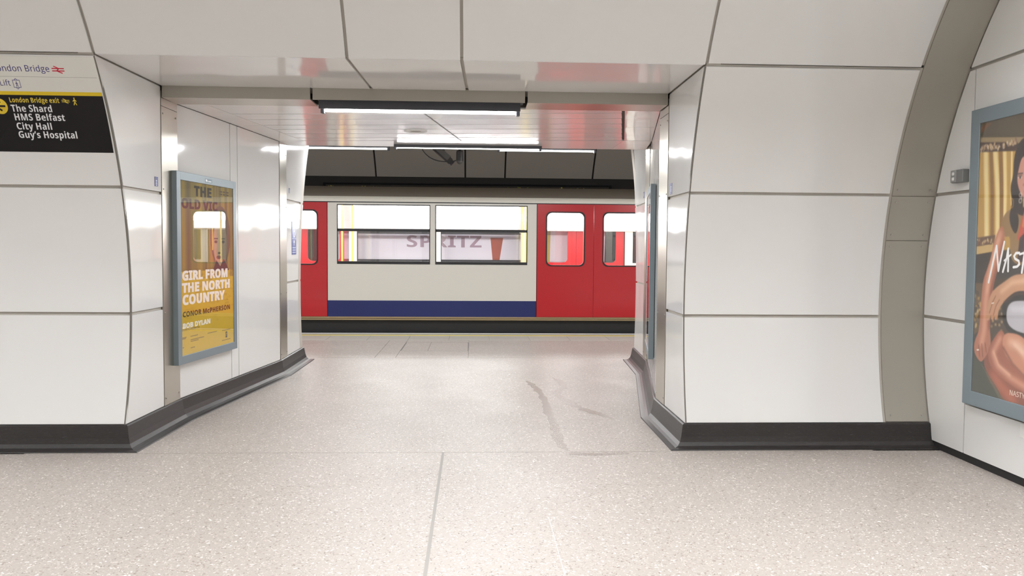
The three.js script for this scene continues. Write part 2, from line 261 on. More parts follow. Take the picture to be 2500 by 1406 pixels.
// passage ceiling
const ceiling = struct('ceiling', 'white panelled ceiling of the passage with narrow planks and steel edge', 'ceiling');
{
  const dn = V(0, -1, 0);
  const poly = (name, pts, h, m, t = PT) => mesh(name, flat(...pts.map(([x, z]) => V(x, h, z)), dn, t), m, ceiling);
  // soffit behind the vault edge
  const zf = z1(H0) + 0.003, zb = ZS1 + 0.002;
  for (const [a0, a1, b0, b1] of [[leftX(zf) + 0.01, -0.866 - GAP, leftX(zb) + 0.01, -0.832 - GAP], [-0.866 + GAP, -0.085 - GAP, -0.832 + GAP, -0.055 - GAP], [-0.085 + GAP, rightX(zf) - 0.01, -0.055 + GAP, rightX(zb) - 0.01]]) poly('panel', [[a0, zf], [a1, zf], [b1, zb], [b0, zb]], H0, M.enamel);
  mesh('backing', box(-2.75, 1.8, H0 + BACK, H0 + 0.15, ZS1 - 0.4, zf - 0.01), M.joint, ceiling);
  // steel fascia and its underside, in three lengths
  for (const [x0, x1] of [[leftX(ZS1) + 0.012, -1.327], [-1.307, 0.419], [0.441, rightX(ZS1) - 0.012]]) mesh('steel_fascia', box(x0, x1, HC - 0.004, H0 + 0.01, ZS1 - 0.012, ZS1), M.steelDull, ceiling);
  for (const [x0, x1] of [[leftX(ZS1) + 0.012, -1.327], [0.441, rightX(ZS1) - 0.012]]) mesh('steel_soffit', box(x0, x1, HC - 0.004, HC + 0.008, ZS2 + 0.012, ZS1 - 0.012), M.steel, ceiling);
  mesh('lamp_recess', box(-1.307, 0.419, HC + 0.03, HC + 0.045, ZS2 + 0.004, ZS1 - 0.012), M.lampBody, ceiling);
  // planks, square to the skewed passage walls
  const Lz = [-7.272, -7.775, -8.101, -8.47, -8.775, -9.1, -9.43, -9.68], Rz = [-7.272, -7.38, -7.693, -8.033, -8.363, -8.689, -9.009, -9.283];
  const lx = (z) => -2.265 + (z + 7.27) * -0.139, mx = (z) => -0.492 + (z + 7.27) * -0.16, rx = (z) => 1.293 + (z + 7.27) * -0.179;
  for (let i = 0; i < 7; i++) {
    const at = (x, k) => { const a = k === 0 ? Lz[i] : Lz[i + 1], b = k === 0 ? Rz[i] : Rz[i + 1]; return a + (b - a) * (x + 2.1) / 3.55; };
    const g = 0.011, seg = (fa, fb, ga, gb) => { const c = []; for (const [f, k, q, sg] of [[fa, 0, ga, -1], [fb, 0, -gb, -1], [fb, 1, -gb, 1], [fa, 1, ga, 1]]) { let x = f(k ? Lz[i + 1] : Lz[i]) + q; let z = at(x, k); x = f(z) + q; z = at(x, k) + sg * g; c.push([x, z]); } poly('plank', c, HC, M.ceilingEnamel); };
    seg(lx, mx, 0.003, 0.009); seg(mx, rx, 0.009, 0.012);
  }
  // borders beside the planks
  const wl = (z) => LW.at(0, 0).x + (z - ZS2) * (LW.at(LW.L, 0).x - LW.at(0, 0).x) / (ZS3 - ZS2) + 0.003, wr = (z) => RW.at(0, 0).x + (z - ZS2) * (RW.at(RW.L, 0).x - RW.at(0, 0).x) / (ZS3 - ZS2) - 0.004;
  const side = (f, g, cuts) => { for (let i = 0; i + 1 < cuts.length; i++) { const a = cuts[i] - (i ? 0.003 : 0), b = cuts[i + 1] + 0.003; poly('panel', [[f(a), a], [g(a), a], [g(b), b], [f(b), b]], HC, M.enamel); } };
  side(wl, (z) => lx(z) - 0.003, [-7.275, -8.5, -9.7]); side((z) => rx(z) + 0.014, wr, [-7.275, -8.24, -9.27]);
  // closing plate towards the platform
  poly('steel_soffit', [[wl(-9.7) , -9.705], [rx(-9.29), -9.292], [rx(-9.29), ZS4], [wl(-9.7), ZS4]], HC, M.ceilingEnamel);
  poly('steel_soffit', [[rx(-9.29) + 0.003, -9.292], [wr(-9.29), -9.28], [rightX2(ZS4) - 0.004, ZS4], [rx(-9.29) + 0.003, ZS4]], HC, M.ceilingEnamel);
  mesh('backing', box(-2.7, 2.3, HC + BACK, HC + 0.1, ZS4 + 0.02, ZS2 + 0.01), M.groove, ceiling);
  mesh('steel_fascia', box(leftX2(ZS4) + 0.003, rightX2(ZS4) - 0.003, HC, HF + 0.01, ZS4 - 0.012, ZS4), M.steelDull, ceiling);
  poly('panel', [[leftX2(-10.1) + 0.003, ZS4 - 0.013], [rightX2(-10.1) - 0.003, ZS4 - 0.013], [rightX2(-11.4) - 0.003, z2(HF) - 0.002], [leftX2(-11.4) + 0.003, z2(HF) - 0.002]], HF, M.enamel);
  mesh('backing', box(-2.5, 2.5, HF + BACK, HF + 0.15, z2(HF) + 0.02, ZS4), M.joint, ceiling);
}

// ------------------------------------------------------------------ skirting
function skirting(name, label, path) {   // path: points along the wall base; room lies to the left of the walk
  const prof = [[-0.02, H3], [0.012, H3], [0.02, H3 - 0.008], [0.034, 0.085], [0.046, 0.045], [0.066, 0.02], [0.09, 0.011], [0.128, 0.008], [0.132, 0.0]];
  const offs = path.map((p, i) => { const f = (a, b) => { const d = [b[0] - a[0], b[1] - a[1]], l = Math.hypot(...d); return [d[1] / l, -d[0] / l]; }; const n1 = i ? f(path[i - 1], p) : null, n2 = i + 1 < path.length ? f(p, path[i + 1]) : null; if (!n1) return n2; if (!n2) return n1; const s = [n1[0] + n2[0], n1[1] + n2[1]], k = 2 / (s[0] ** 2 + s[1] ** 2); return [s[0] * k, s[1] * k]; });
  const t = struct(name, label, 'skirting');
  for (let i = 0; i + 1 < path.length; i++) {
    const pos = [], uv = [], L = Math.hypot(path[i + 1][0] - path[i][0], path[i + 1][1] - path[i][1]); let s = 0; const u0 = rnd();
    const P = (k, j) => { const [d, h] = prof[j]; return [path[k][0] + offs[k][0] * d, h, path[k][1] + offs[k][1] * d]; };
    for (let j = 0; j + 1 < prof.length; j++) { const e = Math.hypot(prof[j + 1][0] - prof[j][0], prof[j + 1][1] - prof[j][1]); const q = [P(i, j), P(i + 1, j), P(i, j + 1), P(i + 1, j + 1)], w = [[u0, s * 3], [u0 + L / 1.3, s * 3], [u0, (s + e) * 3], [u0 + L / 1.3, (s + e) * 3]]; for (const k of [0, 1, 2, 1, 3, 2]) { pos.push(...q[k]); uv.push(...w[k]); } s += e; }
    const g = new THREE.BufferGeometry(); g.setAttribute('position', new THREE.Float32BufferAttribute(pos, 3)); g.setAttribute('uv', new THREE.Float32BufferAttribute(uv, 2)); g.computeVertexNormals(); mesh('skirting_length', g, M.skirting, t);
  }
}
const zw1 = z1(H3), zw2 = z2(H3);
skirting('baseboard_left', 'dark coved skirting around the foot of the left pier', [[XEND, zw1], [-4.1, zw1], [leftX(zw1), zw1], [leftX(ZS2), ZS2], [leftX2(ZS3), ZS3], [leftX2(zw2), zw2], [-9, zw2]].reverse());
skirting('baseboard_right', 'dark coved skirting around the foot of the right pier', [[XR + 0.02, zw1], [rightX(zw1) + 0.62, zw1], [rightX(zw1), zw1], [rightX(ZS2), ZS2], [rightX2(ZS3), ZS3], [rightX2(zw2), zw2], [9, zw2]]);

// ------------------------------------------------------------------ floor
const floor = struct('floor', 'speckled beige terrazzo floor running through the passage to the platform', 'floor');
{
  const up = V(0, 1, 0), g = 0.0028, uvw = (p) => [p.x, -p.z];
  const slab = (pts, m = M.floor) => mesh('slab', flat(...pts.map(([x, z]) => V(x, 0, z)), up, 0.03, uvw), m, floor);
  const cell = (x0, x1, za, zb, m) => slab([[x0 + g, za - g], [x1 - g, za - g], [x1 - g, zb + g], [x0 + g, zb + g]], m);
  const xs = [XEND, -4.6, -0.212, 3.9], zs = [3.1, 0.4, -6.062];
  for (let i = 0; i < 3; i++) for (let k = 0; k < 2; k++) cell(xs[i], xs[i + 1], zs[k], zs[k + 1]);
  mesh('joint_strip', box(-0.221, -0.203, -0.01, 0.0006, -6.05, 0.38), M.strip, floor); mesh('joint_strip', box(0.4255, 0.4285, -0.01, 0.0005, -4.56, 0.38), M.lampCap, floor);
  cell(-3.2, 3, -6.062, -11.28);
  cell(-9, -1.32, -11.28, -13.36); cell(-1.32, -1.04, -11.28, -13.36);
  cell(-1.04, -0.06, -11.28, -12.04); cell(-1.04, -0.06, -13.09, -13.36);
  cell(-0.06, 9, -11.28, -13.36);
  mesh('screed', box(-9.3, 9.3, -0.3, -0.006, -14.34, 3.2), M.grout, floor);
  for (let x = -8.9; x < 8.6; x += 0.655) cell(x, x + 0.655, -13.36, -14.08, M.coping);
  mesh('yellow_line', flat(V(-9, 0.0, -14.08), V(9, 0.0, -14.08), V(9, 0.0, -14.2), V(-9, 0.0, -14.2), up, 0.03), M.yellow, floor);
  mesh('coping_strip', flat(V(-9, 0.0, -14.2), V(9, 0.0, -14.2), V(9, 0.0, -14.34), V(-9, 0.0, -14.34), up, 0.03), M.coping, floor);
  mesh('platform_nosing', box(-9, 9, -0.06, 0.004, -14.34, -14.5), M.whitePaint, floor);
}
{
  const t = thing('access_cover', 'rectangular terrazzo access cover let into the platform floor', 'floor cover', [-0.55, 0, -12.565]);
  mesh('frame', merge([box(-0.486, 0.486, -0.02, 0.0005, 0.519, 0.523), box(-0.486, 0.486, -0.02, 0.0005, -0.523, -0.519), box(-0.487, -0.481, -0.02, 0.0005, -0.52, 0.52), box(0.481, 0.487, -0.02, 0.0005, -0.52, 0.52)]), M.plastic, t);
  for (const [x0, x1] of [[-0.476, -0.098], [-0.092, 0.476]]) mesh('cover_plate', flat(V(x0, 0, 0.514), V(x1, 0, 0.514), V(x1, 0, -0.514), V(x0, 0, -0.514), V(0, 1, 0), 0.02, (p) => [p.x + 3.1, -p.z]), M.cover, t);
}
{ // wet trails on the floor
  const ribbon = (pts, w, s) => { seed = s; const c = new THREE.CatmullRomCurve3(pts.map(([x, z]) => V(x, 0, z))), n = 60, pos = [], idx = []; for (let i = 0; i <= n; i++) { const p = c.getPoint(i / n), d = c.getTangent(i / n), k = w * (0.55 + 0.6 * rnd()) * Math.min(1, i / 6 + 0.2, (n - i) / 6 + 0.2); pos.push(p.x + d.z * k, 0.0025, p.z - d.x * k, p.x - d.z * k * (0.6 + rnd() * 0.6), 0.0025, p.z + d.x * k); if (i) { const a = i * 2; idx.push(a - 2, a - 1, a, a - 1, a + 1, a); } } const g = new THREE.BufferGeometry(); g.setAttribute('position', new THREE.Float32BufferAttribute(pos, 3)); g.setAttribute('uv', new THREE.Float32BufferAttribute(pos.filter((_, i) => i % 3 !== 1), 2)); g.setIndex(idx); g.computeVertexNormals(); return g; };
  const a = mesh('wet_trail', ribbon([[0.6, -9.32], [0.65, -9.04], [0.693, -8.53], [0.703, -7.96], [0.69, -7.47], [0.687, -6.87], [0.673, -6.5], [0.677, -6.22], [0.71, -6.09]], 0.042, 3), M.wet, scene); tag(a, 'long damp streak across the floor to the concourse edge', 'stain');
  const b = mesh('wet_trail_001', ribbon([[0.92, -9.55], [0.985, -9.3], [0.97, -8.9], [0.87, -8.6], [0.9, -8.25], [0.94, -8.0], [1.02, -7.69], [1.135, -7.46], [1.25, -7.24]], 0.05, 4), M.wet, scene); tag(b, 'curved thin damp streak bending towards the right pier', 'stain');
  const c = mesh('wet_trail_002', ribbon([[0.69, -6.03], [0.78, -6.0], [0.9, -5.99], [1.05, -6.01], [1.16, -6.02]], 0.045, 5), M.wet, scene); tag(c, 'short damp streak running sideways along the floor joint', 'stain');
}

// ------------------------------------------------------------------ platform tunnel
const tunnelWall = struct('wall_platform', 'dim panelled wall and vault of the platform tunnel behind the train', 'wall');
{
  const base = [-1.94, -0.165, 0.63, 2.395], xs = [-9.2]; for (const b of [-9.4, -5.07 - 0, 0, 4.335]) void b;
  for (let k = -2; k <= 2; k++) for (const b of [0, 1.775, 2.57, 4.335]) { const x = -1.94 + k * 4.335 + b; if (b < 4.3 && x > -9 && x < 9) xs.push(x); } xs.push(9.2); xs.sort((a, b) => a - b);
  const a = (h) => Math.asin((h - T2.y) / T2.r);
  for (let i = 0; i + 1 < xs.length; i++) { mesh('panel', arc(T2, -1, xs[i] + 0.016, xs[i + 1] - 0.016, a(2.885), a(3.72), T2.r, PT), M.tunnelPanel, tunnelWall); mesh('panel', arc(T2, -1, xs[i] + 0.016, xs[i + 1] - 0.016, a(3.74), Math.PI / 2, T2.r, PT), M.tunnelPanel, tunnelWall); mesh('panel', arc(T2, 1, xs[i] + 0.016, xs[i + 1] - 0.016, a(HF) + 0.004, Math.PI / 2 - 0.004, T2.r, PT), M.enamel, tunnelWall); }
  mesh('lining', arc(T2, -1, -9.4, 9.4, a(-1.3), Math.PI / 2, T2.r + 0.05, 0.2), M.lining, tunnelWall);
  mesh('lining', arc(T2, 1, -9.4, 9.4, a(HF) + 0.004, Math.PI / 2, T2.r + 0.05, 0.2), M.joint, tunnelWall);
  for (const [x0, x1] of [[-9.4, leftX2(-11.1)], [rightX2(-11.1), 9.4]]) { for (const [h0, h1] of [[H3, 1.045], [1.065, 2.03], [2.054, HF]]) mesh('panel', arc(T2, 1, x0 + 0.004, x1 - 0.004, a(h0), a(h1), T2.r, PT), M.enamel, tunnelWall); mesh('lining', arc(T2, 1, x0, x1, a(-0.3), a(HF) + 0.004, T2.r + BACK, 0.12), M.joint, tunnelWall); }
  mesh('end_wall', box(-9.6, -9.3, -1.6, 4.6, -18, -10.6), M.lining, tunnelWall); mesh('end_wall', box(9.3, 9.6, -1.6, 4.6, -18, -10.6), M.lining, tunnelWall);
  mesh('track_bed', box(-9.4, 9.4, -1.3, -1.1, -17.9, -14.3), M.lining, tunnelWall);
  mesh('platform_face', box(-9.4, 9.4, -1.2, -0.06, -14.4, -14.3), M.lining, tunnelWall);
}
{ // advertisement across the track
  const bill = thing('billboard', 'wide advertisement board on the tunnel wall behind the train windows', 'billboard');
  const ah = (h) => Math.asin((h - T2.y) / T2.r);
  mesh('board', arc(T2, -1, -3.0, 2.8, ah(0.75), ah(2.755), T2.r - 0.01, 0.03), M.gasket, bill);
  const tex = canvasTexture(1740, 600, (g, w, h) => {
    g.fillStyle = '#f0e6e6'; g.fillRect(0, 0, w, h); g.fillStyle = '#e9e6ee'; g.fillRect(0, 240, w, 230); g.fillStyle = '#a9aeb4'; g.fillRect(0, 470, w, 130);
    g.fillStyle = '#463f36'; g.fillRect(0, 0, w, 62); g.fillStyle = '#b3a990'; g.fillRect(300, 16, w - 300, 22);
    seed = 41; for (let i = 0; i < 120; i++) { const x = rnd() < 0.5 ? rnd() * 330 : 1080 + rnd() * 600; g.fillStyle = ['#9aa532', '#b9b845', '#7d8a2c', '#cfc257'][Math.floor(rnd() * 4)]; g.beginPath(); g.ellipse(x, 18 + rnd() * 24, 8 + rnd() * 16, 4 + rnd() * 6, rnd() * 3, 0, 7); g.fill(); }
    g.fillStyle = '#a8909e'; g.font = 'bold 100px sans-serif'; const m = g.measureText('SPRITZ').width; g.save(); g.translate(475, 382); g.scale(482 / m, 1.04); g.fillText('SPRITZ', 0, 0); g.restore();
    g.fillStyle = '#b0604e'; g.beginPath(); g.moveTo(1010, 320); g.lineTo(1090, 320); g.lineTo(1060, 520); g.lineTo(1030, 520); g.fill();
    g.fillStyle = '#b9a94c'; g.fillRect(1330, 260, 60, 240);
  });
  mesh('print', arc(T2, -1, -2.95, 2.75, ah(0.78), ah(2.725), T2.r - 0.014, 0.003, 16, (p) => [(p.x + 2.95) / 5.7, (p.y - 0.78) / 1.945]), std({ map: tex, roughness: 0.5 }), bill);
}

// ------------------------------------------------------------------ train
{
  const Z = -14.55, ZF = -17.06, X0 = -8.1, X1 = 8.7;
  const t = thing('train_car', 'red white and blue underground train car standing at the platform', 'train car', [0, 0, 0]);
  const doors = [[-4.5, -2.5], [1.1, 3.1], [6.7, 8.7]], bays = [[-8.1, -4.5], [-2.5, 1.1], [3.1, 6.7]];
  // underframe, sill, floor, roof
  mesh('underframe', box(X0, X1, -0.85, 0.222, ZF + 0.12, Z - 0.06), M.gasket, t);
  mesh('sill', box(X0, X1, 0.222, 0.246, ZF, Z + 0.012), M.trainSill, t); mesh('sole_bar', box(X0, X1, 0.252, 0.28, ZF, Z + 0.004), M.trainSill, t);
  mesh('car_floor', box(X0, X1, 0.25, 0.3, ZF + 0.05, Z - 0.05), M.plastic, t);
  const roofPts = [[-0.09, 2.352], [-0.18, 2.42], [-0.4, 2.51], [-0.75, 2.575], [-1.255, 2.6]];
  const ring = roofPts.concat(roofPts.slice(0, -1).reverse().map(([z, y]) => [-2.51 - z, y]));
  mesh('roof', sheet((u, v) => { const q = v * (ring.length - 1), i = Math.min(ring.length - 2, Math.floor(q)), f = q - i; return V(X0 + (X1 - X0) * u, ring[i][1] + (ring[i + 1][1] - ring[i][1]) * f, Z + ring[i][0] + (ring[i + 1][0] - ring[i][0]) * f); }, (u, v) => { const b = Math.PI * v; return V(0, Math.sin(b), Math.cos(b)); }, 1, ring.length - 1, 0.03), M.roofTop, t);
  for (const [zf, s] of [[Z, 1], [ZF, -1]]) mesh('cant_rail', sheet((u, v) => V(X0 + (X1 - X0) * u, 2.262 + 0.1 * v, zf - s * (0.005 + 0.1 * v * v)), (u, v) => V(0, 1.6 * v, s).normalize(), 1, 6, 0.03), M.trainRoof, t);
  for (const [a, b] of [[Z - 0.03, Z + 0.014], [ZF - 0.014, ZF + 0.03]]) mesh('gutter', box(X0, X1, 2.247, 2.262, a, b), M.gasket, t);
  for (const x of [X0 - 0.03, X1]) mesh('end_panel', box(x, x + 0.03, 0.25, 2.58, ZF, Z), M.trainWhite, t);
  const side = (zf, s) => {
    const zb = zf - s * 0.045;
    for (const [a, b] of bays) {
      const mid = (a + b) / 2, wins = [[a + 0.16, mid - 0.045], [mid + 0.045, b - 0.16]];
      const panel = mesh('side_panel', merge([box(a, b, 0.56, 1.19, zf, zb), box(a, wins[0][0], 1.19, 2.215, zf, zb), box(wins[0][1], wins[1][0], 1.19, 2.215, zf, zb), box(wins[1][1], b, 1.19, 2.215, zf, zb), box(a, b, 2.215, 2.25, zf, zb)]), M.trainWhite, t);
      mesh('blue_stripe', box(a, b, 0.28, 0.56, zf + s * 0.001, zb), M.trainBlue, panel);
      for (const [c, d] of wins) {
        const w = mesh('window', merge([box(c, d, 1.19, 1.236, zf + s * 0.006, zb), box(c, d, 2.2, 2.215, zf + s * 0.006, zb), box(c, d, 1.752, 1.797, zf + s * 0.006, zb), box(c, c + 0.014, 1.236, 2.2, zf + s * 0.006, zb), box(d - 0.014, d, 1.236, 2.2, zf + s * 0.006, zb)]), M.gasket, t);
        mesh('pane', box(c + 0.01, d - 0.01, 1.236, 1.752, zf - s * 0.018, zf - s * 0.019), M.glass, w); mesh('hopper_pane', box(c + 0.01, d - 0.01, 1.797, 2.2, zf - s * 0.014, zf - s * 0.015), M.glass, w);
      }
    }
    for (const [a, b] of doors) for (const [c, d] of [[a + 0.012, (a + b) / 2 - 0.004], [(a + b) / 2 + 0.004, b - 0.012]]) {
      const wa = c + 0.17, wb = d - 0.17, y0 = 1.19, y1 = 2.1;
      const sh = new THREE.Shape([[c, 0.285], [d, 0.285], [d, 2.246], [c, 2.246]].map(([x, y]) => new THREE.Vector2(x, y))), ho = new THREE.Path(), r = 0.09;
      ho.moveTo(wa + r, y0); ho.lineTo(wb - r, y0); ho.absarc(wb - r, y0 + r, r, -Math.PI / 2, 0); ho.lineTo(wb, y1 - r); ho.absarc(wb - r, y1 - r, r, 0, Math.PI / 2); ho.lineTo(wa + r, y1); ho.absarc(wa + r, y1 - r, r, Math.PI / 2, Math.PI); ho.lineTo(wa, y0 + r); ho.absarc(wa + r, y0 + r, r, Math.PI, Math.PI * 1.5); sh.holes.push(ho);
      const g = new THREE.ExtrudeGeometry(sh, { depth: 0.03, bevelEnabled: true, bevelSize: 0.003, bevelThickness: 0.003, bevelSegments: 1, curveSegments: 5 }); g.translate(0, 0, zf - 0.015 - s * 0.004);
      const leaf = mesh('door_leaf', g, M.trainRed, t);
      const ring2 = new THREE.Shape(); const o = 0.02; ring2.moveTo(wa - o + r, y0 - o); ring2.lineTo(wb + o - r, y0 - o); ring2.absarc(wb + o - r, y0 - o + r, r, -Math.PI / 2, 0); ring2.lineTo(wb + o, y1 + o - r); ring2.absarc(wb + o - r, y1 + o - r, r, 0, Math.PI / 2); ring2.lineTo(wa - o + r, y1 + o); ring2.absarc(wa - o + r, y1 + o - r, r, Math.PI / 2, Math.PI); ring2.lineTo(wa - o, y0 - o + r); ring2.absarc(wa - o + r, y0 - o + r, r, Math.PI, Math.PI * 1.5); ring2.holes.push(ho);
      const gg = new THREE.ExtrudeGeometry(ring2, { depth: 0.006, bevelEnabled: false, curveSegments: 5 }); gg.translate(0, 0, zf + (s > 0 ? 0.015 : -0.021)); mesh('window_gasket', gg, M.gasket, leaf);
      mesh('pane', box(wa - 0.01, wb + 0.01, y0 - 0.01, y1 + 0.01, zf, zf + 0.001), M.glass, leaf);
    }
    for (const [a, b] of doors) for (const x of [a, b - 0.012]) mesh('door_post', box(x, x + 0.012, 0.285, 2.247, zf - s * 0.01, zb), M.gasket, t);
  };
  side(Z, 1); side(ZF, -1);
  // interior: ceiling, coving lights, seats, poles
  mesh('interior_ceiling', box(X0, X1, 2.40, 2.42, ZF + 0.45, Z - 0.45), M.interior, t);
  // luminous coves: a deep one over the far windows, a shallow one above the near windows
  for (const [y0, y1, za, zb, s] of [[1.83, 2.40, ZF + 0.06, ZF + 0.46, -1], [2.23, 2.40, Z - 0.06, Z - 0.46, 1]]) {
    const dz = zb - za, dy = y1 - y0, len = Math.hypot(dz, dy), n = V(0, -Math.abs(dz) / len, -s * dy / len), P = (q, x, o) => V(x, y0 + dy * q, za + dz * q).addScaledVector(n, o);
    mesh('cove_panel', flat(P(0, X0, 0), P(0, X1, 0), P(1, X1, 0), P(1, X0, 0), n, 0.01), M.interior, t);
    for (const [a, b] of [[-8.0, -5.4], [-5.2, -2.6], [-2.4, 0.9], [1.1, 3.9], [4.1, 6.5], [6.6, 8.6]]) {
      mesh('cove_lamp', flat(P(0.06, a, 0.012), P(0.06, b, 0.012), P(0.9, b, 0.012), P(0.9, a, 0.012), n, 0.011), M.trainLamp, t);
      const c = P(0.5, (a + b) / 2, 0.03), l = new THREE.RectAreaLight(TRAIN_TINT, LEVEL.train, b - a, 0.2); l.position.copy(c); l.lookAt(c.clone().add(n)); l.name = 'cove_light'; t.add(l);
    }
  }
  for (const [zs, s] of [[ZF + 0.06, 1], [Z - 0.06, -1]]) for (const [a, b] of bays) {
    const seat = mesh('bench_seat', merge([box(a + 0.3, b - 0.3, 0.3, 0.72, zs, zs + s * 0.5, 0.03), box(a + 0.3, b - 0.3, 0.72, 1.16, zs, zs + s * 0.1, 0.03)]), M.seatBlue, t);
    for (const x of [a + 0.27, b - 0.27]) mesh('draught_screen', box(x - 0.006, x + 0.006, 0.3, 1.75, zs, zs + s * 0.55), M.glass, seat);
  }
  for (const [a, b] of doors) for (const x of [a - 0.15, b + 0.15, (a + b) / 2]) for (const z of (x === (a + b) / 2 ? [(Z + ZF) / 2] : [Z - 0.62, ZF + 0.62])) if (x > X0 && x < X1) mesh('grab_pole', rod(V(x, 0.3, z), V(x, 2.39, z), 0.017), M.pole, t);
}

// ------------------------------------------------------------------ lamps
function tubeLamp(name, label, x0, x1, h, z, level, group, o = {}) {   // h: height of the tube's axis
  const t = thing(name, label, 'lamp', [(x0 + x1) / 2, h, z], group), L = (x1 - x0) / 2;
  const d = o.depth ?? 0.045, w = o.w ?? 0.06, f = o.front ?? w, e = o.flange ?? 0.0;
  mesh('housing', merge([box(-L, L, 0.026, 0.026 + d, -w, f, 0.003), box(-L, L, e, 0.03, f - 0.008, f), box(-L, L, e, 0.03, -w, -w + 0.008)]), M.lampBody, t);
  for (const s of [-1, 1]) mesh('end_cap', box(s * L, s * (L - 0.03), -0.03, 0.03, -0.03, 0.03, 0.004), M.lampBody, t);
  const g = new THREE.CylinderGeometry(0.019, 0.019, 2 * L - 0.07, 16); g.rotateZ(Math.PI / 2); mesh('lamp_tube', g, M.tube, t);
  for (const k of [0, 1, 2]) { const l = new THREE.RectAreaLight(LAMP_TINT, level, 2 * L - 0.08, 0.038); l.position.set(0, k === 0 ? -0.021 : 0, [0, 0.021, -0.021][k]); l.rotation.set(k === 0 ? -Math.PI / 2 : 0, k === 1 ? Math.PI : 0, 0); l.name = 'tube_light'; t.add(l); }
  if (o.hang) for (const s of [-1, 1]) mesh('hanger', rod(V(s * L * 0.7, 0.04, 0), V(s * L * 0.7, o.hang, 0), 0.008), M.lampBody, t);
  return t;
}
tubeLamp('fluorescent_lamp', 'fluorescent tube lamp under the steel beam at the concourse end of the passage', -1.27, 0.385, 2.63, -7.1, LEVEL.passage, undefined, { depth: 0.04, front: 0.115, flange: -0.008, w: 0.05 });
tubeLamp('fluorescent_lamp', 'fluorescent tube lamp on the ceiling at the platform end of the passage', -0.93, 0.8, 2.664, -9.93, LEVEL.passage, undefined, { depth: 0.012, w: 0.05, flange: -0.012 });
for (const [x0, x1, lab] of [[-2.58, -1.152, 'tube lamp over the platform edge of the opening, left of the camera mount'], [0.33, 1.69, 'tube lamp over the platform edge of the opening, right of the camera mount']]) tubeLamp('platform_lamp', lab, x0, x1, 2.836, -11.6, LEVEL.platform, 'lamps along the platform', { depth: 0.03, w: 0.045, hang: 0.14 });
for (const [x, lab] of [[-8.2, 'tube lamp over the platform, second beyond the left pier'], [-5.4, 'tube lamp over the platform, first beyond the left pier'], [3.15, 'tube lamp over the platform, first beyond the right pier'], [6.0, 'tube lamp over the platform, second beyond the right pier']]) tubeLamp('platform_lamp', lab, x, x + 1.38, 2.836, -11.6, LEVEL.platform, 'lamps along the platform', { depth: 0.03, w: 0.045, hang: 0.14 });
for (const [x, place] of [[-7.6, 'fourth'], [-4.5, 'third'], [-0.5, 'second'], [1.5, 'first']]) {
  const t = thing('ceiling_lamp', `flat lamp hung from the crown of the concourse vault, ${place} from the right wall`, 'lamp', [x + 0.9, 3.98, T1.z], 'lamps along the concourse vault');
  mesh('housing', merge([box(-0.92, 0.92, 0.0, 0.12, -0.12, 0.12, 0.01), box(-0.92, 0.92, -0.135, 0.02, 0.108, 0.12), box(-0.92, 0.92, -0.135, 0.02, -0.12, -0.108)]), M.lampCap, t); mesh('diffuser', box(-0.9, 0.9, -0.015, 0.0, -0.1, 0.1), M.tube, t);
  for (const q of [-0.6, 0.6]) mesh('hanger', rod(V(q, 0.1, 0), V(q, 0.23, 0), 0.01), M.lampCap, t);
  const l = new THREE.RectAreaLight(LAMP_TINT, LEVEL.concourse, 1.8, 0.2); l.position.set(0, -0.03, 0); l.rotation.x = -Math.PI / 2; l.name = 'panel_light'; t.add(l);
}

// ------------------------------------------------------------------ prints
function fit(g, s, x, base, width, cap, font = 'bold', heavy = 0) { g.save(); g.font = `${font} 100px sans-serif`; const m = g.measureText(s).width; g.translate(x, base); g.scale(width / m, cap / 71.4); if (heavy) { g.strokeStyle = g.fillStyle; g.lineWidth = heavy; g.lineJoin = 'miter'; g.strokeText(s, 0, 0); } g.fillText(s, 0, 0); g.restore(); }
function rail(g, x, y, w, h, c) { g.strokeStyle = c; g.lineWidth = h * 0.15; g.beginPath(); g.moveTo(x, y + h * 0.33); g.lineTo(x + w, y + h * 0.33); g.moveTo(x, y + h * 0.67); g.lineTo(x + w, y + h * 0.67); g.moveTo(x + w * 0.2, y); g.lineTo(x + w * 0.58, y + h * 0.33); g.lineTo(x + w * 0.38, y + h * 0.67); g.lineTo(x + w * 0.8, y + h); g.stroke(); }
function walker(g, x, y, h, c) { g.strokeStyle = g.fillStyle = c; g.lineWidth = h * 0.13; g.lineCap = 'round'; g.beginPath(); g.arc(x, y + h * 0.1, h * 0.1, 0, 7); g.fill(); g.beginPath(); g.moveTo(x, y + h * 0.25); g.lineTo(x, y + h * 0.6); g.lineTo(x - h * 0.18, y + h); g.moveTo(x, y + h * 0.6); g.lineTo(x + h * 0.2, y + h); g.moveTo(x - h * 0.22, y + h * 0.5); g.lineTo(x, y + h * 0.28); g.lineTo(x + h * 0.22, y + h * 0.5); g.stroke(); g.lineCap = 'butt'; }
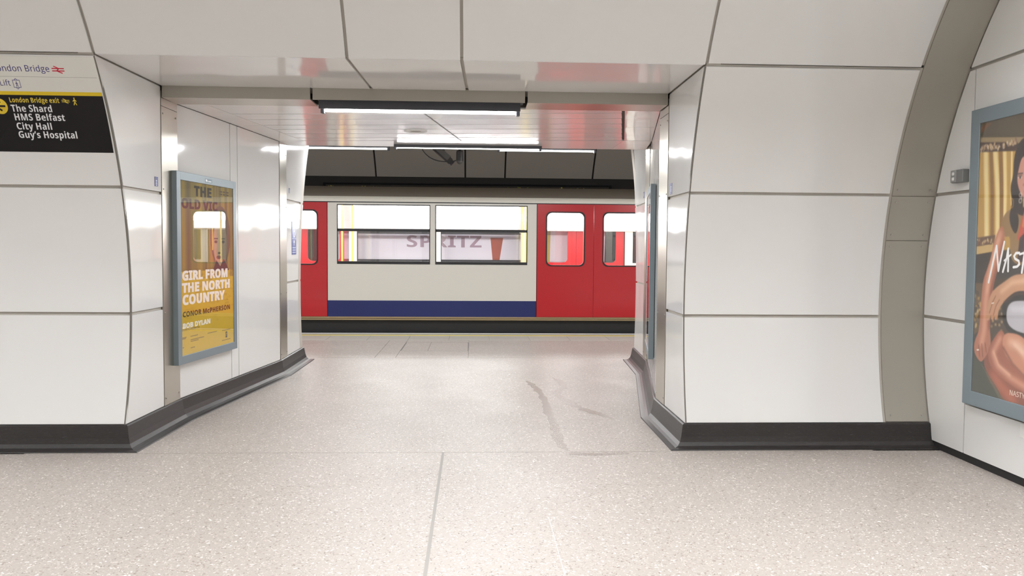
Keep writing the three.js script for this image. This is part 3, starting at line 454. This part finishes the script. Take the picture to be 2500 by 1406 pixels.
{ // direction sign printed sheet on the left pier
  const xa = -4.2, xb = -2.562, ha = 2.151, hb = 2.757, S = 1000;
  const tex = canvasTexture(1638, 606, (g, w, h) => {
    const X = (x) => (x - xa) * S, Y = (y) => (hb - y) * S;
    g.fillStyle = 'rgb(228,226,219)'; g.fillRect(0, 0, w, h);
    g.fillStyle = 'rgb(58,56,110)'; fit(g, 'London Bridge', X(-3.256), Y(2.666), 380, 36, '');
    rail(g, X(-2.862), Y(2.7), 82, 42, 'rgb(196,44,64)');
    g.fillStyle = 'rgb(160,158,154)'; g.fillRect(0, Y(2.635), w - 12, 2);
    g.fillStyle = 'rgb(58,56,110)'; fit(g, 'Lift', X(-3.238), Y(2.578), 74, 34, '');
    g.strokeStyle = 'rgb(110,106,140)'; g.lineWidth = 4; g.strokeRect(X(-3.146), Y(2.612), 46, 44); g.beginPath(); g.moveTo(X(-3.133), Y(2.614)); g.lineTo(X(-3.123), Y(2.622)); g.lineTo(X(-3.113), Y(2.614)); g.moveTo(X(-3.133), Y(2.566)); g.lineTo(X(-3.123), Y(2.558)); g.lineTo(X(-3.113), Y(2.566)); g.stroke(); walker(g, X(-3.123), Y(2.605), 30, 'rgb(80,76,110)');
    g.fillStyle = 'rgb(222,190,42)'; g.fillRect(0, Y(2.544), w - 5, 24);
    g.fillStyle = 'rgb(20,18,20)'; g.fillRect(0, Y(2.521), w - 4, 370);
    g.fillStyle = 'rgb(226,196,60)'; g.beginPath(); g.arc(X(-3.277), Y(2.448), 50, 0, 7); g.fill();
    g.strokeStyle = 'rgb(20,18,20)'; g.lineWidth = 12; g.beginPath(); g.moveTo(X(-3.242), Y(2.449)); g.lineTo(X(-3.305), Y(2.449)); g.moveTo(X(-3.27), Y(2.478)); g.lineTo(X(-3.31), Y(2.449)); g.lineTo(X(-3.27), Y(2.42)); g.stroke();
    g.fillStyle = 'rgb(226,200,70)'; fit(g, 'London Bridge exit', X(-3.207), Y(2.474), 340, 31); rail(g, X(-2.852), Y(2.502), 54, 30, 'rgb(226,200,70)'); walker(g, X(-2.764), Y(2.51), 46, 'rgb(226,200,70)');
    g.fillStyle = 'rgb(232,232,234)'; fit(g, 'The Shard', X(-3.208), Y(2.415), 281, 43); fit(g, 'HMS Belfast', X(-3.204), Y(2.359), 349, 43); fit(g, 'City Hall', X(-3.203), Y(2.3), 248, 43); fit(g, 'Guy\u2019s Hospital', X(-3.203), Y(2.244), 410, 45);
  });
  const a0 = ang1(ha), a1 = ang1(hb);
  const o = mesh('direction_sign', arc(T1, -1, xa, xb, a0, a1, T1.r - 0.0018, 0.001, 16, (p) => [(p.x - xa) / (xb - xa), (p.y - ha) / (hb - ha)]), phy({ map: tex, roughness: 0.25, specularIntensity: 0.45 }), scene);
  tag(o, 'curved printed direction sign with black and yellow panel on the left pier', 'sign');
}
function framedPoster(name, label, origin, along, out, w, h, border, tex, depth, pw) {   // origin: lower corner of the frame on the wall
  const t = thing(name, label, 'poster', origin.toArray()), m = new THREE.Matrix4().makeBasis(along, V(0, 1, 0), out); t.quaternion.setFromRotationMatrix(m);
  mesh('frame', merge([box(0, border, 0, h, 0.004, depth, 0.004), box(w - border, w, 0, h, 0.004, depth, 0.004), box(border - 0.004, w - border + 0.004, 0, border, 0.004, depth, 0.004), box(border - 0.004, w - border + 0.004, h - border, h, 0.004, depth, 0.004)]), M.frameGrey, t);
  mesh('back_box', box(0.012, w - 0.012, 0.012, h - 0.012, 0.002, depth - 0.013), M.dark, t);
  mesh('print', box(border, w - border, border, h - border, depth - 0.011, depth - 0.008), [M.dark, M.dark, M.dark, M.dark, std({ map: tex, roughness: 0.55 }), M.dark], t);
  mesh('glass_cover', box(border, w - border, border, h - border, depth - 0.005, depth - 0.004), M.glass, t);
  return t;
}
{ // theatre poster on the left passage wall
  const tex = canvasTexture(864, 1194, (g, w, h) => {   // 800 px per metre, s from -0.066, top 2.046
    const X = (s) => (s + 0.066) * 800, Y = (y) => (2.046 - y) * 800;
    g.fillStyle = '#d9b62c'; g.fillRect(0, 0, w, h);
    g.fillStyle = '#8d7d3e'; g.fillRect(0, 0, w, Y(1.27)); seed = 91;
    for (let i = 0; i < 26; i++) { const x = rnd() * w, ww = 14 + rnd() * 60, t = rnd(); g.fillStyle = t < 0.5 ? `rgba(196,160,52,0.35)` : `rgba(92,78,58,0.35)`; g.fillRect(x, 0, ww, Y(1.2)); }
    for (let i = 0; i < 400; i++) { g.fillStyle = `rgba(120,98,50,${0.15 * rnd()})`; g.fillRect(rnd() * w, Y(1.3) + rnd() * 420 * rnd(), 20 + rnd() * 60, 4 + rnd() * 18); }
    // photograph: a head with a shadowed left side, dark collar below
    g.fillStyle = '#6b5c46'; g.beginPath(); g.ellipse(X(0.73), Y(1.58), 176, 228, 0, 0, 7); g.fill();
    g.fillStyle = '#b09a78'; g.beginPath(); g.ellipse(X(0.72), Y(1.52), 118, 178, 0, 0, 7); g.fill();
    g.fillStyle = '#8a7a5e'; g.beginPath(); g.ellipse(X(0.8), Y(1.5), 60, 150, 0, 0, 7); g.fill();
    g.fillStyle = '#d8bb58'; g.fillRect(X(0.545), Y(1.69), 22, 190);
    g.fillStyle = '#4a3f33'; for (const s of [0.63, 0.79]) { g.beginPath(); g.ellipse(X(s), Y(1.53), 26, 11, 0, 0, 7); g.fill(); g.fillRect(X(s) - 34, Y(1.565), 68, 9); }
    g.beginPath(); g.ellipse(X(0.7), Y(1.425), 24, 9, 0, 0, 7); g.fill(); g.fillStyle = '#7a4a40'; g.beginPath(); g.ellipse(X(0.69), Y(1.385), 42, 14, 0, 0, 7); g.fill();
    g.fillStyle = '#4c3431'; g.beginPath(); g.moveTo(X(0.56), Y(1.26)); g.lineTo(X(0.64), Y(1.36)); g.lineTo(X(0.72), Y(1.3)); g.lineTo(X(0.8), Y(1.37)); g.lineTo(X(0.92), Y(1.26)); g.fill();
    // lettering
    g.fillStyle = '#33281d'; fit(g, 'THE', X(0.2), Y(1.93), 282, 68, 'bold', 6); g.fillStyle = '#4a2320'; fit(g, 'OLD VIC', X(-0.045), Y(1.815), 576, 64, 'bold', 6);
    g.fillStyle = '#5d4a2e'; for (let r = 0; r < 2; r++) for (let k = 0; k < 3; k++) g.fillRect(X(0.715 + k * 0.075), Y(2.008 - r * 0.025), 48, 12);
    g.fillStyle = '#fbf7ee'; fit(g, 'GIRL FROM', X(-0.045), Y(1.198), 750, 62, 'bold', 7); fit(g, 'THE NORTH', X(-0.045), Y(1.092), 790, 62, 'bold', 7); fit(g, 'COUNTRY', X(-0.043), Y(0.988), 680, 64, 'bold', 7);
    g.fillStyle = '#4a3412'; fit(g, 'CONOR M\u1d04PHERSON'.replace('\u1d04', 'c'), X(-0.043), Y(0.882), 786, 34, 'bold', 3);
    g.fillStyle = '#fbf7ee'; fit(g, 'BOB DYLAN', X(-0.045), Y(0.785), 436, 33, 'bold', 7); g.fillStyle = '#4a3412'; fit(g, 'TICKETS FROM \u00a312', X(-0.06), Y(0.763), 268, 13);
    g.fillStyle = '#6b5320'; for (const [s, y, l] of [[-0.058, 0.71, 66], [-0.058, 0.7, 56], [0.1, 0.708, 112], [0.1, 0.678, 210], [0.1, 0.664, 120], [0.436, 0.7, 156], [0.75, 0.692, 148], [-0.05, 0.625, 20], [0.1, 0.608, 64], [0.74, 0.598, 155]]) { seed = Math.round(l * 7); let x = X(s), e = x + l; while (x < e) { const q = 2 + rnd() * 3; g.fillRect(x, Y(y), q, 6); x += q + 1.4; } }
    g.fillStyle = '#2f2512'; g.fillRect(X(0.825), Y(0.672), 30, 46); g.fillStyle = '#d9b62c'; g.fillRect(X(0.84), Y(0.66), 10, 12); g.fillRect(X(0.832), Y(0.64), 12, 5);
  });
  const o = LW.at(-0.14, 0.482), along = LW.at(1, 0).sub(LW.at(0, 0)).normalize();
  const t = framedPoster('theatre_poster', 'framed yellow theatre poster on the left passage wall', o, along, LW.nm.clone(), 1.244, 1.634, 0.072, tex, 0.06);
  const badge = canvasTexture(128, 48, (g) => { g.fillStyle = '#5f7480'; g.fillRect(0, 0, 128, 48); g.fillStyle = '#e8ecee'; g.beginPath(); g.moveTo(6, 6); g.lineTo(30, 14); g.lineTo(44, 34); g.lineTo(8, 38); g.fill(); g.fillRect(50, 26, 64, 10); });
  mesh('maker_plate', box(0.55, 0.69, 1.578, 1.612, 0.0595, 0.0615), std({ map: badge, roughness: 0.4 }), t);
}
{ // poster on the right passage wall, seen edge-on
  const tex = canvasTexture(256, 384, (g, w, h) => { g.fillStyle = '#8b2f35'; g.fillRect(0, 0, w, h); g.fillStyle = '#c9b9a8'; g.fillRect(20, 24, w - 40, h * 0.55); g.fillStyle = '#4a3b3a'; g.fillRect(20, h * 0.68, w - 40, 40); });
  const along = RW.at(0, 0).sub(RW.at(1, 0)).normalize();
  framedPoster('side_poster', 'framed poster on the right passage wall seen almost edge-on', RW.at(1.78, 0.445), along, RW.nm.clone(), 1.2, 1.66, 0.07, tex, 0.055);
}
{ // large poster on the right wall
  const tex = canvasTexture(800, 1216, (g, w, h) => {
    const poly = (c, p) => { g.fillStyle = c; g.beginPath(); p.forEach(([x, y], i) => i ? g.lineTo(x, y) : g.moveTo(x, y)); g.closePath(); g.fill(); };
    const blob = (c, p) => { g.fillStyle = c; g.beginPath(); const n = p.length; for (let i = 0; i < n; i++) { const a = p[i], b = p[(i + 1) % n]; const m = [(a[0] + b[0]) / 2, (a[1] + b[1]) / 2]; i ? g.quadraticCurveTo(a[0], a[1], m[0], m[1]) : g.moveTo(m[0], m[1]); } g.quadraticCurveTo(p[0][0], p[0][1], (p[0][0] + p[1][0]) / 2, (p[0][1] + p[1][1]) / 2); g.closePath(); g.fill(); };
    g.filter = 'blur(2.5px)';
    g.fillStyle = '#3a332a'; g.fillRect(0, 0, w, h);
    poly('#5a4f3c', [[0, 0], [w, 0], [w, 150], [0, 62]]); poly('#7a5134', [[0, 47], [89, 10], [40, 6], [0, 20]]);
    poly('#a58d66', [[0, 62], [w, 160], [w, 190], [0, 88]]);
    poly('#c99f4e', [[0, 120], [330, 150], [330, 560], [0, 590]]);
    const stripe = (pts, ww, c) => { g.strokeStyle = c; g.lineWidth = ww; g.beginPath(); pts.forEach(([x, y], i) => i ? g.lineTo(x, y) : g.moveTo(x, y)); g.stroke(); };
    for (const [p, a] of [[[[45, 130], [52, 230], [60, 316], [75, 570]], 36], [[[113, 135], [130, 240], [140, 321], [153, 540]], 34], [[[179, 140], [188, 250], [193, 324], [195, 480]], 26], [[[228, 145], [232, 260], [236, 380]], 12]]) { stripe(p, a, '#f0d387'); stripe(p, a * 0.5, '#fbe7ad'); }
    for (const p of [[[82, 130], [94, 240], [102, 320], [114, 560]], [[150, 138], [162, 250], [168, 330], [178, 520]]]) stripe(p, 24, '#9a6f34');
    poly('#4a3328', [[0, 86], [263, 116], [255, 152], [0, 128]]); seed = 12; for (let i = 0; i < 60; i++) { g.fillStyle = ['#c9ac86', '#8a6a58', '#e0cba4'][i % 3]; g.beginPath(); g.ellipse(rnd() * 260, 96 + rnd() * 26 + 8, 4 + rnd() * 8, 3 + rnd() * 5, rnd() * 3, 0, 7); g.fill(); }
    poly('#6b4a34', [[0, 516], [134, 505], [125, 545], [0, 556]]); for (let i = 0; i < 30; i++) { g.fillStyle = ['#d9c08c', '#8a6246'][i % 2]; g.beginPath(); g.ellipse(rnd() * 125, 522 + rnd() * 24, 4 + rnd() * 6, 4, rnd() * 3, 0, 7); g.fill(); }
    poly('#d8b878', [[0, 556], [125, 545], [112, 578], [0, 593]]);
    poly('#33261d', [[0, 593], [120, 580], [70, 720], [0, 740]]);
    poly('#6a5235', [[0, 720], [60, 720], [50, 930], [0, 960]]); for (let i = 0; i < 26; i++) { g.fillStyle = ['#a9854a', '#c7a96a', '#4d3a26'][i % 3]; g.beginPath(); g.ellipse(rnd() * 46, 730 + rnd() * 200, 6 + rnd() * 9, 5 + rnd() * 6, rnd() * 3, 0, 7); g.fill(); }
    poly('#4a3a28', [[110, 700], [420, 680], [420, 1000], [110, 1000]]); for (let i = 0; i < 24; i++) { g.fillStyle = ['#8a6f45', '#a98c5c'][i % 2]; g.beginPath(); g.ellipse(125 + rnd() * 90, 740 + rnd() * 190, 8, 7, 0, 0, 7); g.fill(); }
    poly('#3c4030', [[0, 1060], [70, 1080], [230, 1216], [0, 1216]]); poly('#5a5a42', [[58, 1080], [72, 1086], [228, 1216], [200, 1216]]);
    blob('#8f4a30', [[100, 1010], [80, 1060], [95, 1110], [180, 1165], [245, 1240], [820, 1240], [820, 1000], [400, 950]]);
    // right of the frame the figure goes on: simple garment and seat
    poly('#8b7146', [[330, 420], [620, 420], [680, 760], [330, 760]]); poly('#2b2019', [[420, 760], [800, 700], [800, 1000], [420, 980]]);
    // hair, face, blouse, scarf
    blob('#2c1f1b', [[313, 95], [262, 130], [242, 189], [246, 254], [224, 302], [246, 377], [224, 430], [244, 480], [280, 508], [330, 440], [480, 470], [500, 250], [420, 110]]);
    blob('#d49a86', [[310, 178], [290, 189], [276, 232], [267, 270], [280, 312], [306, 350], [350, 372], [400, 330], [420, 240], [380, 180]]);
    blob('#2c1f1b', [[310, 120], [300, 180], [340, 185], [430, 200], [430, 120]]);
    g.fillStyle = '#f0e4dc'; g.beginPath(); g.ellipse(288, 266, 12, 6, 0.1, 0, 7); g.fill(); g.fillStyle = '#3a2a26'; g.beginPath(); g.arc(289, 266, 6, 0, 7); g.fill(); g.fillRect(272, 248, 34, 5); g.fillRect(274, 258, 28, 3);
    g.fillStyle = '#f0e4dc'; g.beginPath(); g.ellipse(352, 262, 12, 6, 0, 0, 7); g.fill(); g.fillStyle = '#3a2a26'; g.beginPath(); g.arc(350, 262, 6, 0, 7); g.fill(); g.fillRect(334, 246, 36, 5); g.fillStyle = '#b87864'; g.beginPath(); g.ellipse(316, 298, 10, 6, 0, 0, 7); g.fill(); g.fillStyle = '#b5544e'; g.beginPath(); g.ellipse(335, 330, 20, 8, 0.2, 0, 7); g.fill();
    poly('#e0b32c', [[312, 352], [345, 360], [340, 396], [314, 392]]); g.strokeStyle = '#e8e0da'; g.lineWidth = 4; g.beginPath(); g.arc(295, 340, 8, 0, 7); g.arc(296, 364, 9, 0, 7); g.stroke(); g.strokeStyle = '#c99a3a'; g.beginPath(); g.ellipse(241, 372, 10, 20, 0, 0, 7); g.stroke();
    blob('#9c7a4c', [[236, 392], [190, 418], [166, 464], [199, 520], [240, 505], [240, 620], [345, 640], [420, 600], [420, 430], [300, 430]]);
    blob('#2c1f1b', [[240, 380], [224, 430], [244, 480], [280, 510], [296, 429]]);
    poly('#c8503a', [[326, 398], [298, 478], [284, 530], [318, 520], [336, 470], [350, 400]]); poly('#3d2426', [[300, 520], [330, 500], [340, 620], [290, 620]]); poly('#d98a4a', [[330, 400], [312, 470], [322, 480], [342, 402]]);
    // arms, hand, legs
    const soft = (c, p, ww, bl) => { g.filter = `blur(${bl}px)`; g.strokeStyle = c; g.lineWidth = ww; g.lineCap = g.lineJoin = 'round'; g.beginPath(); p.forEach(([x, y], i) => i ? g.lineTo(x, y) : g.moveTo(x, y)); g.stroke(); g.filter = 'blur(2.5px)'; };
    blob('#bd7658', [[180, 450], [132, 520], [112, 596], [82, 660], [54, 708], [44, 850], [44, 930], [4, 990], [8, 1042], [58, 1080], [84, 1060], [130, 1004], [128, 960], [118, 920], [118, 820], [132, 724], [166, 640], [208, 520]]);
    soft('#e0a283', [[168, 500], [134, 590], [96, 690], [82, 800], [78, 930], [62, 990]], 30, 9); soft('#f0bd9f', [[160, 520], [110, 650], [88, 760]], 10, 7); soft('#8a4634', [[196, 540], [150, 660], [122, 740], [112, 860], [112, 920]], 10, 6);
    soft('#7a3d2e', [[40, 1000], [50, 1052]], 4, 2); soft('#7a3d2e', [[64, 992], [74, 1050]], 4, 2); soft('#7a3d2e', [[88, 986], [100, 1028]], 4, 2); soft('#f0e8e0', [[30, 1024], [42, 1022]], 7, 1);
    blob('#191816', [[195, 745], [345, 705], [560, 705], [560, 950], [212, 945]]);
    blob('#cf9a74', [[560, 610], [345, 668], [269, 674], [210, 706], [155, 732], [115, 765], [94, 820], [86, 884], [114, 884], [126, 848], [120, 876], [142, 882], [150, 850], [148, 880], [172, 874], [176, 830], [218, 786], [284, 745], [348, 740], [560, 735]]);
    soft('#ecc39f', [[520, 670], [345, 696], [262, 708], [190, 752]], 18, 8); soft('#8f5b3d', [[112, 850], [132, 800], [152, 772]], 4, 2); soft('#8f5b3d', [[140, 858], [158, 812], [180, 786]], 4, 2); soft('#6b4230', [[215, 796], [286, 756], [360, 748]], 8, 5); soft('#f2ece4', [[126, 806], [140, 803]], 5, 1);
    blob('#c6c3ca', [[226, 792], [360, 776], [540, 786], [540, 912], [236, 920]]); soft('#e2e0e6', [[260, 820], [480, 812]], 20, 10);
    blob('#a85f45', [[215, 890], [124, 985], [104, 1034], [140, 1096], [257, 1140], [380, 1166], [600, 1166], [600, 1080], [369, 1085], [253, 1030]]);
    soft('#dc9d80', [[196, 950], [146, 1024], [180, 1076], [270, 1112], [370, 1136]], 26, 10); soft('#f2c3a8', [[150, 1016], [190, 1072], [270, 1104]], 8, 5);
    blob('#cf8d6d', [[212, 925], [312, 920], [376, 946], [540, 1000], [600, 1130], [430, 1120], [362, 1100], [283, 1058], [210, 1004]]);
    soft('#eec0a2', [[262, 962], [320, 966], [372, 1010], [420, 1060]], 34, 12); soft('#fbdcc6', [[290, 968], [350, 1000]], 12, 8); soft('#7d4230', [[216, 990], [282, 1052], [366, 1096]], 8, 5);
    soft('#c0694a', [[150, 1120], [230, 1170], [300, 1205]], 40, 16);
    g.lineCap = 'butt';
    // lettering
    g.filter = 'none'; g.strokeStyle = '#ffffff'; g.lineCap = 'round'; g.lineJoin = 'round'; const brush = (p, ww = 12) => { g.lineWidth = ww; g.beginPath(); p.forEach(([x, y], i) => i ? g.lineTo(x, y) : g.moveTo(x, y)); g.stroke(); };
    brush([[98, 714], [122, 634], [146, 553], [158, 620], [165, 661], [184, 590], [199, 536]]); brush([[196, 664], [219, 604], [227, 565], [230, 610], [231, 660]]); brush([[203, 616], [247, 590]], 9); brush([[302, 582], [280, 583], [268, 596], [275, 607], [300, 616], [304, 630], [290, 640], [266, 643]], 11); brush([[305, 588], [372, 572]], 10); brush([[336, 576], [322, 664]], 12);
    g.fillStyle = '#f2e6da'; fit(g, 'NASTYG', 269, 1187, 124, 22, '');
  });
  framedPoster('advert_poster', 'large framed fashion advert with gold curtain on the right wall', V(XR, 0.43, -5.7), V(0, 0, 1), V(-1, 0, 0), 1.4, 2.035, 0.1, tex, 0.06);
}

// ------------------------------------------------------------------ small things
{ // blue labels
  const small = (name, label, x, y, z, s, w, h, draw, group) => { const tex = canvasTexture(96, Math.round(96 * h / w), draw), o = new THREE.Group(); o.name = numbered(name); o.position.set(x, y, z); o.rotation.y = s * Math.PI / 2; scene.add(o); mesh('sticker', box(-w / 2, w / 2, -h / 2, h / 2, 0.0005, 0.003), std({ map: tex, roughness: 0.4 }), o); tag(o, label, 'label', group); };
  const mark = (g, w) => { g.fillStyle = '#26357f'; g.fillRect(0, 0, 200, 400); g.fillStyle = '#d5dbee'; for (let i = 0; i < 4; i++) g.fillRect(26 + (i % 2) * 6, 40 + i * 18, 40 - (i % 2) * 12, 9); };
  small('number_label', 'small blue label on the left pier beside the near steel strip', leftX(-6.82), 2.0, -6.82, 1, 0.065, 0.075, mark);
  small('number_label', 'small blue label on the right pier beside the near steel strip', rightX(-6.8), 1.985, -6.8, -1, 0.065, 0.09, mark);
  small('number_label', 'tiny dark label on the left wall beside the far steel strip', leftX2(-10.26), 2.16, -10.26, 1, 0.05, 0.06, mark);
  small('number_label', 'tiny dark label on the right wall beside the far steel strip', rightX2(-10.22), 2.15, -10.22, -1, 0.05, 0.075, mark);
  const o = thing('access_sign', 'blue step-free access sign on the platform end of the left wall', 'sign', [leftX2(-10.5), 1.59, -10.5]); o.rotation.y = Math.PI / 2;
  const tex = canvasTexture(192, 328, (g, w, h) => { g.fillStyle = '#2b3f93'; g.fillRect(0, 0, w, h); g.fillStyle = '#e6ebf5'; g.fillRect(0, 168, w, 3); g.strokeStyle = '#f0f3fa'; g.lineWidth = 12; g.beginPath(); g.arc(96, 118, 34, -0.4, 3.9); g.stroke(); g.beginPath(); g.moveTo(86, 40); g.lineTo(92, 92); g.lineTo(122, 94); g.lineTo(138, 132); g.stroke(); g.beginPath(); g.arc(84, 26, 12, 0, 7); g.fill(); g.beginPath(); g.moveTo(96, 236); g.lineTo(96, 190); g.moveTo(74, 210); g.lineTo(97, 187); g.lineTo(120, 210); g.stroke(); g.fillStyle = '#c3cbe6'; for (const y of [256, 278, 300]) g.fillRect(20, y, 150, 9); });
  mesh('sign_face', box(-0.118, 0.118, -0.203, 0.203, 0.001, 0.004), std({ map: tex, roughness: 0.35 }), o);
}
{ // isolator switch on the right wall
  const t = thing('switch_box', 'small grey switch box beside the large poster frame', 'switch', [XR, 2.03, -5.87]); t.rotation.y = -Math.PI / 2;
  mesh('box_body', box(-0.072, 0.072, -0.046, 0.046, 0, 0.05, 0.006), M.plastic, t);
  const f = mesh('cover_plate', box(-0.07, 0.0, -0.043, 0.043, 0.05, 0.056, 0.003), std({ color: lin(0.3, 0.3, 0.29), roughness: 0.5 }), t);
  for (const y of [0.018, -0.018]) mesh('rocker', box(-0.045, -0.02, y - 0.011, y + 0.011, 0.056, 0.061, 0.002), M.whitePlastic, f);
  const w = thing('wall_plate', 'small white plate on the low panel under the large poster', 'plate', [XR, 0.355, -5.02]); mesh('plate', box(-0.004, 0, -0.045, 0.045, -0.13, 0.13, 0.0015), M.whitePlastic, w);
}
{ // ceiling loudspeaker
  const t = thing('ceiling_speaker', 'round white loudspeaker grille in the passage ceiling', 'speaker', [-0.597, HC, -8.72]);
  const r = new THREE.LatheGeometry([[0.055, -0.002], [0.058, -0.007], [0.1, -0.012], [0.117, -0.006], [0.118, 0.0]].map(([x, y]) => new THREE.Vector2(x, y)), 40); mesh('rim', r, M.whitePlastic, t);
  const g = new THREE.CylinderGeometry(0.056, 0.056, 0.004, 32); g.translate(0, -0.003, 0); mesh('grille', g, std({ color: lin(0.42, 0.4, 0.37), roughness: 0.7 }), t);
}
{ // security camera group over the platform
  const zc = -12.2, top = T2.y + Math.sqrt(T2.r ** 2 - (zc - T2.z) ** 2);
  const t = thing('security_camera', 'dark security camera hanging over the platform beyond the lamp', 'camera', [-0.44, top, zc]);
  const y = (h) => h - top;
  mesh('bracket', merge([rod(V(0, 0, 0), V(0, y(2.9), 0), 0.018), box(-0.09, 0.09, -0.02, 0.0, -0.06, 0.06, 0.004), rod(V(0, y(2.9), 0), V(-0.01, y(2.86), 0), 0.026)]), M.cameraGrey, t);
  const body = box(-0.17, 0.15, -0.045, 0.045, -0.05, 0.05, 0.012); body.rotateZ(-0.72); body.translate(0.0, y(2.82), 0); const b = mesh('camera_body', body, M.cameraGrey, t);
  const hood = merge([box(-0.2, 0.1, 0.046, 0.056, -0.062, 0.062, 0.003), box(-0.2, 0.1, -0.02, 0.05, 0.056, 0.062), box(-0.2, 0.1, -0.02, 0.05, -0.062, -0.056)]); hood.rotateZ(-0.72); hood.translate(0.0, y(2.82), 0); mesh('sun_hood', hood, M.cameraGrey2, b);
  const lens = new THREE.CylinderGeometry(0.035, 0.04, 0.04, 20); lens.rotateZ(Math.PI / 2); lens.translate(0.168, 0, 0); lens.rotateZ(-0.72); lens.translate(0, y(2.82), 0); mesh('lens', lens, M.gasket, b);
  const t2 = thing('dome_sensor', 'dark cylindrical detector with clear dome beside the security camera', 'detector', [-0.2, top, zc]);
  mesh('stem', rod(V(0, 0, 0), V(0, y(2.88), 0), 0.02), M.cameraGrey, t2);
  const hs = new THREE.LatheGeometry([[0.0, y(2.89)], [0.045, y(2.885)], [0.05, y(2.86)], [0.05, y(2.745)], [0.047, y(2.735)]].map(([a, c]) => new THREE.Vector2(a, c)), 24); mesh('housing', hs, M.cameraGrey, t2);
  const dm = new THREE.SphereGeometry(0.047, 20, 10, 0, 6.2832, Math.PI / 2, Math.PI / 2); dm.translate(0, y(2.735), 0); mesh('dome', dm, M.cameraGrey2, t2);
  const cable = new THREE.TubeGeometry(new THREE.CatmullRomCurve3([V(-0.76, 2.98, zc), V(-0.73, 2.88, zc), V(-0.65, 2.79, zc), V(-0.54, 2.735, zc), V(-0.42, 2.717, zc), V(-0.3, 2.722, zc), V(-0.252, 2.735, zc)].map((p) => p.setZ(zc + 0.085))), 48, 0.007, 8); tag(mesh('cable', cable, M.gasket, scene), 'thin black cable drooping in a loop between camera and detector', 'cable');
}

renderer.render(scene, camera);
